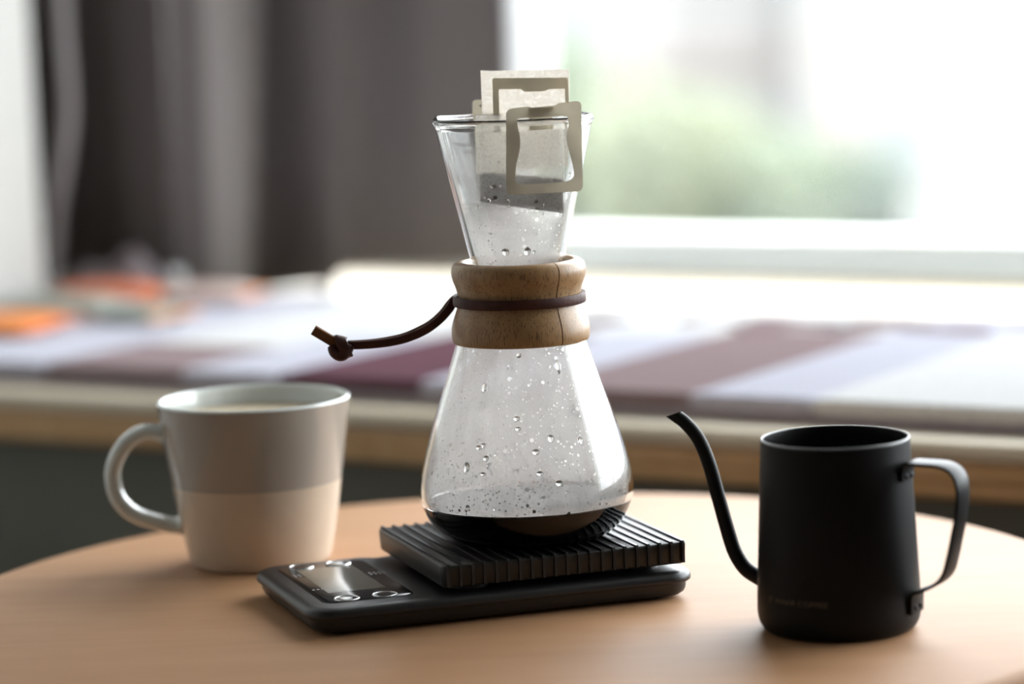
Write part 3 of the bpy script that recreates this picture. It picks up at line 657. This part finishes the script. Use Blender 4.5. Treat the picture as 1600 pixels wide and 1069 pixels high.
# drops on the inside wall: the larger ones singly, the fine spray as one
M['water'] = glass('water_drop', (1, 1, 1), 1.33)
def drop_vf(th, z, rw, rh, depth, k=0.01):
    r_ = inner_r(z); c = Vector((r_*math.cos(th), r_*math.sin(th), z)); dz = (inner_r(z+0.1) or r_)-(inner_r(z-0.1) or r_)
    nrm = Vector((-math.cos(th), -math.sin(th), dz/0.2)).normalized(); side = Vector((-math.sin(th), math.cos(th), 0)); upv = nrm.cross(side)
    V, F = [], []; n = 10; rows = 4
    for j in range(rows):
        f = j/rows; rr = math.cos(f*PI/2); hh = math.sin(f*PI/2)
        for i in range(n):
            a = 2*PI*i/n; sag = 1.25 if math.sin(a)*upv.z < 0 else 1.0
            V.append((c+side*rw*rr*math.cos(a)+upv*rh*sag*rr*math.sin(a)+nrm*(depth*hh+0.004))*k)
    V.append((c+nrm*(depth+0.004))*k)
    for j in range(rows-1):
        for i in range(n): i2 = (i+1) % n; F.append((j*n+i, j*n+i2, (j+1)*n+i2, (j+1)*n+i))
    for i in range(n): F.append(((rows-1)*n+i, (rows-1)*n+(i+1) % n, rows*n))
    F.append(tuple(range(n))[::-1])
    return V, F
fr = -PI/2
for xo, z, rw, rh in DROPS:
    r_ = inner_r(z); th = fr+math.asin(max(-1, min(1, xo/r_)))
    V, F = drop_vf(th, z, rw, rh, 0.05); build('water_drop', V, F, M['water'], car)
parts = []
for i in range(300):
    zz = COF+0.15+abs(rnd.gauss(0, 1.5)) if i < 235 else rnd.uniform(3, 18.3)
    if 9.2 < zz < 13.4 or zz > 18.3: continue
    th = fr+rnd.uniform(-1.35, 1.35); q = rnd.choice((0.035, 0.04, 0.05, 0.06, 0.075)); parts.append(drop_vf(th, zz, q, q*rnd.uniform(0.9, 1.4), q*0.6))
V, F = merge(*parts); sp = build('fine_droplets', V, F, M['water'], car); sp['kind'] = 'stuff'

# coffee in the carafe
def coffee_mat():
    m, nt, out = mat('black_coffee'); L = nt.links
    ge = N(nt, 'ShaderNodeNewGeometry'); sx = N(nt, 'ShaderNodeSeparateXYZ'); L.new(ge.outputs['True Normal'], sx.inputs[0])
    tc = N(nt, 'ShaderNodeTexCoord'); s2 = N(nt, 'ShaderNodeSeparateXYZ'); L.new(tc.outputs['Object'], s2.inputs[0])
    hi = N(nt, 'ShaderNodeMath', _operation='GREATER_THAN'); hi.inputs[1].default_value = (COF-0.002)*.01; L.new(s2.outputs['Z'], hi.inputs[0])
    g_ = N(nt, 'ShaderNodeBsdfGlass', Roughness=0.4, IOR=1.34); t_ = N(nt, 'ShaderNodeBsdfTransparent')
    mx = N(nt, 'ShaderNodeMixShader'); L.new(hi.outputs[0], mx.inputs[0]); L.new(t_.outputs[0], mx.inputs[1]); L.new(g_.outputs[0], mx.inputs[2]); L.new(mx.outputs[0], out.inputs['Surface'])
    v = N(nt, 'ShaderNodeVolumeAbsorption', Color=(0.50, 0.10, 0.02, 1), Density=600.0); L.new(v.outputs[0], out.inputs['Volume']); return m
M['coffee'] = coffee_mat()
lower = [p for p in INN if p.y < COF-0.1]
xs = inner_r(COF)
cp = [(p.x-(0.012 if p.x > 0.5 else 0), p.y+0.012) for p in lower] + [(xs-0.012, COF), (0, COF)]
V, F = lathe(cp, 96); tag(build('black_coffee', V, F, M['coffee'], loc=(CX, CY, CZ)), 'shallow pool of black coffee in the bottom of the carafe', 'drink')

# wooden collar in two halves
M['collar'] = wood('collar_wood', (0.33, 0.185, 0.08), (0.43, 0.265, 0.125), (14, 14, 3), 12, 0.36, pores=((900, 900, 80), 2.2, 0.36), bump=0.12)
gl = lambda z: next((a.x+(b.x-a.x)*(z-a.y)/max(1e-6, b.y-a.y) for a, b in zip(OUT, OUT[1:]) if a.y <= z <= b.y and a.y > 3), 3.0)
co = [(p.x, p.y) for p in spline([(3.10, 9.33), (3.18, 9.36), (3.24, 9.55), (3.25, 9.9), (3.18, 10.3), (3.02, 10.75), (2.91, 11.1), (2.89, 11.45), (2.97, 11.9), (3.11, 12.3), (3.16, 12.65), (3.08, 12.96), (2.87, 13.12), (2.6, 13.14), (2.42, 13.05), (2.33, 12.9)], 4)]
ci = [(gl(z)+0.04, z) for z in (12.7, 12.4, 12.1, 11.8, 11.4, 11.0, 10.6, 10.2, 9.8, 9.5, 9.36)]
SPL = math.radians(-54)
colr_ = empty('wooden_collar', 'x', 'x', (0, 0, 0)); del colr_['label'], colr_['category']; colr_.parent = car
for a0, a1 in ((SPL+0.009, SPL+PI-0.009), (SPL+PI+0.009, SPL+2*PI-0.009)):
    V, F = lathe(co+ci, 72, a0, a1, cap=True, close=True); build('collar_half', V, F, M['collar'], colr_, recalc=True, sharp=50)
# leather tie
M['leather'] = princ('dark_leather', (0.065, 0.022, 0.016), 0.55, spec=0.25, noise=(90, 0.25), bump=(400, 0.25))
M['suede'] = princ('leather_rough_side', (0.15, 0.07, 0.032), 0.9, spec=0.1, noise=(150, 0.3), bump=(700, 0.4))
tie = empty('leather_tie', 'x', 'x', (0, 0, 0)); del tie['label'], tie['category']; tie.parent = car
V, F = lathe([(2.93, 11.12), (3.10, 11.10), (3.13, 11.15), (3.13, 11.52), (3.10, 11.57), (2.93, 11.55)], 96, close=True); build('band', V, F, M['leather'], tie, recalc=True, sharp=40)
strand = spline([(-2.98, 0.85, 11.38), (-3.12, 0.45, 11.27), (-3.28, 0.15, 10.98), (-3.72, 0.0, 10.52), (-4.25, -0.02, 10.13), (-4.78, 0.0, 9.86), (-5.45, 0.02, 9.63), (-6.14, 0.0, 9.50), (-6.9, 0.0, 9.43), (-7.65, 0, 9.41), (-8.15, 0.02, 9.42)], 6)
V, F = sweep(strand, rrect(0.40, 0.17, 0.04, 2), (0, 1, 0.25)); build('strand', V, F, M['leather'], tie, recalc=True, sharp=50)
st2 = spline([(-2.9, 1.05, 11.35), (-3.12, 0.75, 11.30), (-3.32, 0.42, 11.12), (-3.66, 0.22, 10.72), (-4.2, 0.17, 10.28), (-4.78, 0.18, 9.98), (-5.45, 0.18, 9.72), (-6.14, 0.17, 9.58), (-6.9, 0.16, 9.49), (-7.65, 0.16, 9.46), (-8.15, 0.14, 9.46)], 6)
V, F = sweep(st2, rrect(0.34, 0.15, 0.04, 2), (0, 1, 0.25)); build('strand', V, F, M['suede'], tie, recalc=True, sharp=50)
# overhand knot: a flat strip wound once and a quarter round the strands, with a fat lower loop
kn = []
for i in range(48):
    u = i/47; a = 0.9+u*2*PI*1.08; rr = 0.36
    kn.append((-8.22-0.30*u-0.22*math.sin(a), rr*math.cos(a)*0.9, 9.36+rr*1.25*math.sin(a)))
V, F = sweep(kn, rrect(0.52, 0.17, 0.05, 2), lambda u: (Vector((0.25, math.cos(0.9+u*2*PI*1.08), math.sin(0.9+u*2*PI*1.08))))); build('knot', V, F, M['leather'], tie, recalc=True, sharp=50)
kb = spline([(-8.0, 0.0, 9.40), (-8.2, -0.10, 9.12), (-8.48, -0.16, 8.98), (-8.78, -0.10, 9.12), (-8.92, 0.0, 9.40)], 6)
V, F = sweep(kb, circle(14, 0.26, 0.34), (0, 1, 0), radii=[0.7+0.4*math.sin(PI*i/(len(kb)-1)) for i in range(len(kb))]); build('knot', V, F, M['leather'], tie)
tail = [(-8.35, 0.0, 9.33), (-8.75, -0.05, 9.58), (-9.2, -0.08, 9.88), (-9.71, -0.10, 10.22)]
V, F = sweep(spline(tail, 4), rrect(0.26, 0.46, 0.04, 2), (0.3, -0.2, 1)); build('tail_end', V, F, M['suede'], tie, recalc=True, sharp=50)

# ------------------------------------------------------------------ drip bag hung in the carafe's mouth
bag = empty('drip_bag', 'white paper drip coffee bag with card hangers, hooked over the rim of the carafe', 'coffee bag', (CX, CY, CZ))
M['card'] = fabric('beige_card', (0.80, 0.765, 0.68), 0.40, 60)
def paper_mat(wet=False):
    m, nt, out = mat('wet_filter_paper' if wet else 'filter_paper'); L = nt.links
    tc = N(nt, 'ShaderNodeTexCoord'); v = N(nt, 'ShaderNodeTexVoronoi', Scale=620); L.new(tc.outputs['Object'], v.inputs['Vector'])
    r = N(nt, 'ShaderNodeMapRange'); r.inputs['From Max'].default_value = 0.6; r.inputs['To Min'].default_value = 0.72 if wet else 0.34; r.inputs['To Max'].default_value = 0.54 if wet else 0.06; L.new(v.outputs['Distance'], r.inputs['Value'])
    tl = N(nt, 'ShaderNodeBsdfTranslucent', Color=(0.90, 0.86, 0.80, 1)); df = N(nt, 'ShaderNodeBsdfDiffuse', Color=(0.90, 0.87, 0.82, 1)); tr = N(nt, 'ShaderNodeBsdfTransparent')
    a = N(nt, 'ShaderNodeMixShader', Fac=0.45); L.new(tl.outputs[0], a.inputs[1]); L.new(df.outputs[0], a.inputs[2])
    b = N(nt, 'ShaderNodeMixShader'); L.new(r.outputs[0], b.inputs[0]); L.new(a.outputs[0], b.inputs[1]); L.new(tr.outputs[0], b.inputs[2]); L.new(b.outputs[0], out.inputs[0]); return m
M['paper'] = paper_mat(); M['wetpaper'] = paper_mat(True)
M['grounds'] = princ('wet_coffee_grounds', (0.045, 0.026, 0.018), 0.6, noise=(500, 0.5), bump=(700, 0.8))
# pouch: flattened bag, open above, pinched to a slanted seam below
def pouch(x0, x1, z0l, z0r, z1, d, nx=28, nz=22, inset=0.0, top=1.0, y0=0.3):
    V, F = [], []
    for j in range(nz+1):
        v = j/nz
        for i in range(2*nx):
            a = 2*PI*i/(2*nx); u = (math.cos(a)+1)/2
            zl = z0l+(z0r-z0l)*u; z = zl+(z1-zl)*v*top
            dd = d*(0.04+0.96*math.sin(min(1, v*top*1.25)*PI/2)**0.8)*(1-inset)
            cr = 0.03*math.sin(7*a+5*v)
            V.append(((x0+(x1-x0)*(0.5+(u-0.5)*(1-inset)), y0+dd*math.sin(a)*(1+cr), z)))
    n = 2*nx
    for j in range(nz):
        for i in range(n): i2 = (i+1) % n; F.append((j*n+i, j*n+i2, (j+1)*n+i2, (j+1)*n+i))
    F.append(tuple(range(n))[::-1])
    return [Vector(p)*.01 for p in V], F
V, F = pouch(-1.75, 2.35, 15.9, 15.2, 19.95, 1.15); build('filter_pouch', V, F, M['wetpaper'], bag)
V, F = pouch(-1.75, 2.35, 15.93, 15.23, 19.95, 1.12, inset=0.05, top=0.34); nn = 56; F.append(tuple(range(len(V)-nn, len(V)))); build('coffee_grounds', V, F, M['grounds'], bag)
def flatcard(loop, holes, y, th, mtx=None, name='card_hanger', m_='card', parent=bag):
    """Card of real thickness from an outline (x, z in cm) with holes, triangulated."""
    bm = bmesh.new(); edges = []
    for lp in [loop]+holes:
        vs = [bm.verts.new((x*.01, 0, z*.01)) for x, z in lp]; edges += [bm.edges.new((vs[i], vs[(i+1) % len(vs)])) for i in range(len(vs))]
    bmesh.ops.triangle_fill(bm, use_beauty=True, use_dissolve=False, edges=edges)
    bmesh.ops.recalc_face_normals(bm, faces=bm.faces[:])
    r = bmesh.ops.extrude_face_region(bm, geom=bm.faces[:]); vs = [e for e in r['geom'] if isinstance(e, bmesh.types.BMVert)]
    bmesh.ops.translate(bm, verts=vs, vec=(0, th*.01, 0)); bmesh.ops.recalc_face_normals(bm, faces=bm.faces[:])
    me = bpy.data.meshes.new(name); bm.to_mesh(me); bm.free(); me.materials.append(M[m_])
    o = bpy.data.objects.new(name, me); col.objects.link(o); o.parent = parent; o.location = (0, y*.01, 0)
    if mtx: o.matrix_local = mtx @ o.matrix_local
    return o
def roundpoly(pts, r, n=4):
    out = []
    for i, p in enumerate(pts):
        p = Vector(p); a = (Vector(pts[i-1])-p); b = (Vector(pts[(i+1) % len(pts)])-p); ra = min(r, a.length*.45, b.length*.45)
        s_, e_ = p+a.normalized()*ra, p+b.normalized()*ra
        for k in range(n+1): t = k/n; q = s_*(1-t)**2+p*2*t*(1-t)+e_*t*t; out.append((q.x, q.y))
    return out
# upright flap of the pouch and its printed card frame
flapw = [(-1.42, 17.3), (2.6, 17.3), (2.74, 21.86), (2.2, 21.90), (1.2, 21.90), (0.1, 21.93), (-0.9, 21.94), (-1.42, 21.98)]
flatcard(flapw, [], 1.42, 0.02, name='paper_flap', m_='paper')
fro = roundpoly([(-0.92, 19.1), (2.68, 19.1), (2.68, 21.49), (-0.88, 21.60)], 0.12)
frh = roundpoly([(-0.62, 19.3), (2.50, 19.3), (2.50, 20.98), (1.72, 20.98), (1.58, 20.90), (0.60, 20.90), (0.45, 21.04), (-0.60, 21.07)], 0.05, 2)
flatcard(fro, [frh[::-1]], 1.36, 0.04)
# front hanger, outside the glass
fo = roundpoly([(-0.44, 16.49), (3.05, 16.53), (3.11, 20.65), (2.05, 20.55), (1.95, 20.46), (0.85, 20.40), (0.75, 20.47), (-0.29, 20.38)], 0.28)
fh = roundpoly([(0.0, 17.0), (0.45, 16.93), (2.25, 16.98), (2.70, 17.15), (2.62, 17.8), (2.42, 18.6), (2.38, 19.0), (2.50, 19.6), (2.49, 19.98), (0.17, 19.95), (0.20, 19.6), (0.30, 19.05), (0.28, 18.6), (0.05, 17.8)], 0.25)
flatcard(fo, [fh[::-1]], -3.92, 0.04)
# back hanger, hooked over the far rim on the left
bo = roundpoly([(-1.95, 16.9), (-0.45, 16.9), (-0.45, 20.5), (-1.88, 20.55)], 0.22)
bh = roundpoly([(-1.55, 17.4), (-0.85, 17.4), (-0.95, 19.9), (-1.5, 19.9)], 0.2)
flatcard(bo, [bh[::-1]], 3.05, 0.04)
# card bridge from the pouch over the rim to the front hanger
br = spline([(1.3, -3.90, 20.38), (1.3, -3.7, 20.22), (1.3, -3.2, 20.12), (1.3, -2.0, 20.05), (1.3, -0.95, 19.95), (1.3, -0.80, 19.6)], 4)
V, F = sweep(br, rrect(1.1, 0.04, 0.01, 1), (0, 0.4, 1)); build('card_bridge', V, F, M['card'], bag, recalc=True, sharp=50)
br = spline([(-1.2, 3.06, 20.35), (-1.2, 2.8, 20.2), (-1.0, 2.2, 20.1), (-0.9, 1.6, 19.95), (-0.9, 1.35, 19.7)], 4)
V, F = sweep(br, rrect(0.7, 0.04, 0.01, 1), (0, 0.4, 1)); build('card_bridge', V, F, M['card'], bag, recalc=True, sharp=50)

# ------------------------------------------------------------------ black gooseneck kettle
M['kettle'] = princ('black_matte_coating', (0.009, 0.009, 0.009), 0.42, spec=0.13, noise=(40, 0.06), bump=(1500, 0.05))
M['rimsteel'] = princ('worn_steel_rim', (0.09, 0.09, 0.09), 0.35, metal=0.6, noise=(60, 0.1))
ket = empty('gooseneck_kettle', 'small lidless matte black kettle with thin gooseneck spout and flat strap handle', 'kettle', (0.1400, 1.2945, TZ))
kp = [(p.x, p.y) for p in spline([(0, 0.10), (2.7, 0.05), (3.05, 0.0), (3.38, 0.18), (3.57, 0.60), (3.60, 1.3), (3.52, 3.2), (3.40, 5.8), (3.29, 8.1)], 6)] + [(3.265, 8.50)]
V, F = lathe(kp+[(3.20, 8.52), (3.18, 8.45)]+[(p.x, p.y) for p in spline([(3.19, 8.1), (3.30, 5.8), (3.42, 3.2), (3.48, 1.2), (3.3, 0.5), (2.6, 0.25), (0, 0.22)], 5)], 96)
build('body', V, F, M['kettle'], ket, sharp=60)
V, F = lathe([(3.267, 8.42), (3.272, 8.50), (3.24, 8.535), (3.20, 8.53), (3.177, 8.48)], 96); build('rim', V, F, M['rimsteel'], ket)
a = math.radians(150); D = Vector((math.cos(a), math.sin(a), 0))
sp_ = [(3.35, 1.75), (3.83, 1.95), (4.52, 2.34), (5.03, 3.07), (5.38, 4.13), (5.78, 5.57), (6.18, 7.01), (6.66, 8.10), (7.26, 8.78), (7.75, 9.13), (8.45, 9.55)]
path = spline([tuple(D*r+Vector((0, 0, z))) for r, z in sp_], 7); n = len(path)
rad = [0.37-0.075*(i/(n-1))**0.7 for i in range(n)]
V, F = sweep(path, circle(20, 1.0), (-D.y, D.x, 0), radii=rad, caps=False)
# slanted beak: lower lip pushed forward
tipdir = (Vector(path[-1])-Vector(path[-3])).normalized()
V = [Vector(v) for v in V]
cutp = D*8.02+Vector((0, 0, 9.17)); cutn = (D*0.316+Vector((0, 0, 0.949))).normalized()
for i_, v in enumerate(V):
    if i_ >= (n-16)*20:
        d_ = (v*100-cutp).dot(cutn)
        if d_ > 0: V[i_] = v-tipdir*(d_/tipdir.dot(cutn))*.01
b_ = len(V)
inner = []
for i in (n-1, n-10, n-14, n-18):
    for j in range(20):
        c_ = sum((V[i*20+q] for q in range(20)), Vector())/20; inner.append(c_+(V[i*20+j]-c_)*0.84)
V += inner
for j in range(20):
    j2 = (j+1) % 20; F.append(((n-1)*20+j, (n-1)*20+j2, b_+j2, b_+j))
    for q in range(3): F.append((b_+q*20+j, b_+q*20+j2, b_+(q+1)*20+j2, b_+(q+1)*20+j))
F.append(tuple(range(b_+60, b_+80)))
build('spout', V, F, M['kettle'], ket, recalc=True, sharp=60)
a = math.radians(-30); D = Vector((math.cos(a), math.sin(a), 0)); Wd = Vector((-D.y, D.x, 0))
hp = [(3.37, 6.80), (3.38, 7.25), (3.50, 7.55), (4.04, 7.58), (5.12, 7.53), (5.68, 7.20), (5.90, 6.55), (5.83, 5.52), (5.62, 4.5), (5.40, 3.55), (5.16, 2.80), (4.72, 2.32), (4.10, 2.01), (3.78, 1.88), (3.68, 1.60), (3.66, 0.95)]
path = spline([tuple(D*r+Vector((0, 0, z))) for r, z in hp], 6)
V, F = sweep(path, [(q, p) for p, q in rrect(1.42, 0.14, 0.05, 2)], Wd); build('handle', V, F, M['kettle'], ket, recalc=True, sharp=50)
for z, r_ in ((6.98, 3.44), (1.22, 3.73)):
    for w_ in (-0.28, 0.28):
        V, F = lathe([(0.13, 0), (0.12, 0.04), (0.07, 0.07), (0, 0.08)], 14)
        mt_ = Matrix((Wd, Vector((0, 0, 1)), D)).transposed().to_4x4()
        V = [mt_ @ Vector(v) for v in V]; V = [v+(D*r_+Wd*w_+Vector((0, 0, z)))*.01 for v in V]; build('rivet', V, F, M['kettle'], ket)
# faint lettering on the lower left of the body, wrapped round the wall
cu = bpy.data.curves.new('lettering', 'FONT'); cu.body = 'JT WAKR COFFEE'; cu.size = 0.32; cu.extrude = 0.0; cu.align_x = 'LEFT'
to = bpy.data.objects.new('tmp', cu); col.objects.link(to); dg = bpy.context.evaluated_depsgraph_get(); tm = to.evaluated_get(dg).to_mesh()
TV_, TF_ = [tuple(v.co) for v in tm.vertices], [tuple(p.vertices) for p in tm.polygons]; tw = max(v[0] for v in TV_)
to.to_mesh_clear(); bpy.data.objects.remove(to)
M['letter'] = princ('dull_bronze_print', (0.11, 0.075, 0.045), 0.5, noise=(60, 0.05))
V = []
for x, y, z in TV_:
    th = math.radians(-90-64+50*x/tw); zz = 1.65+y
    r_ = next((p[0]+(q[0]-p[0])*(zz-p[1])/max(1e-6, q[1]-p[1]) for p, q in zip(kp, kp[1:]) if p[1] <= zz <= q[1]), 3.6)+0.012
    V.append((r_*math.cos(th)*.01, r_*math.sin(th)*.01, zz*.01))
build('lettering', V, TF_, M['letter'], ket, smooth=False)
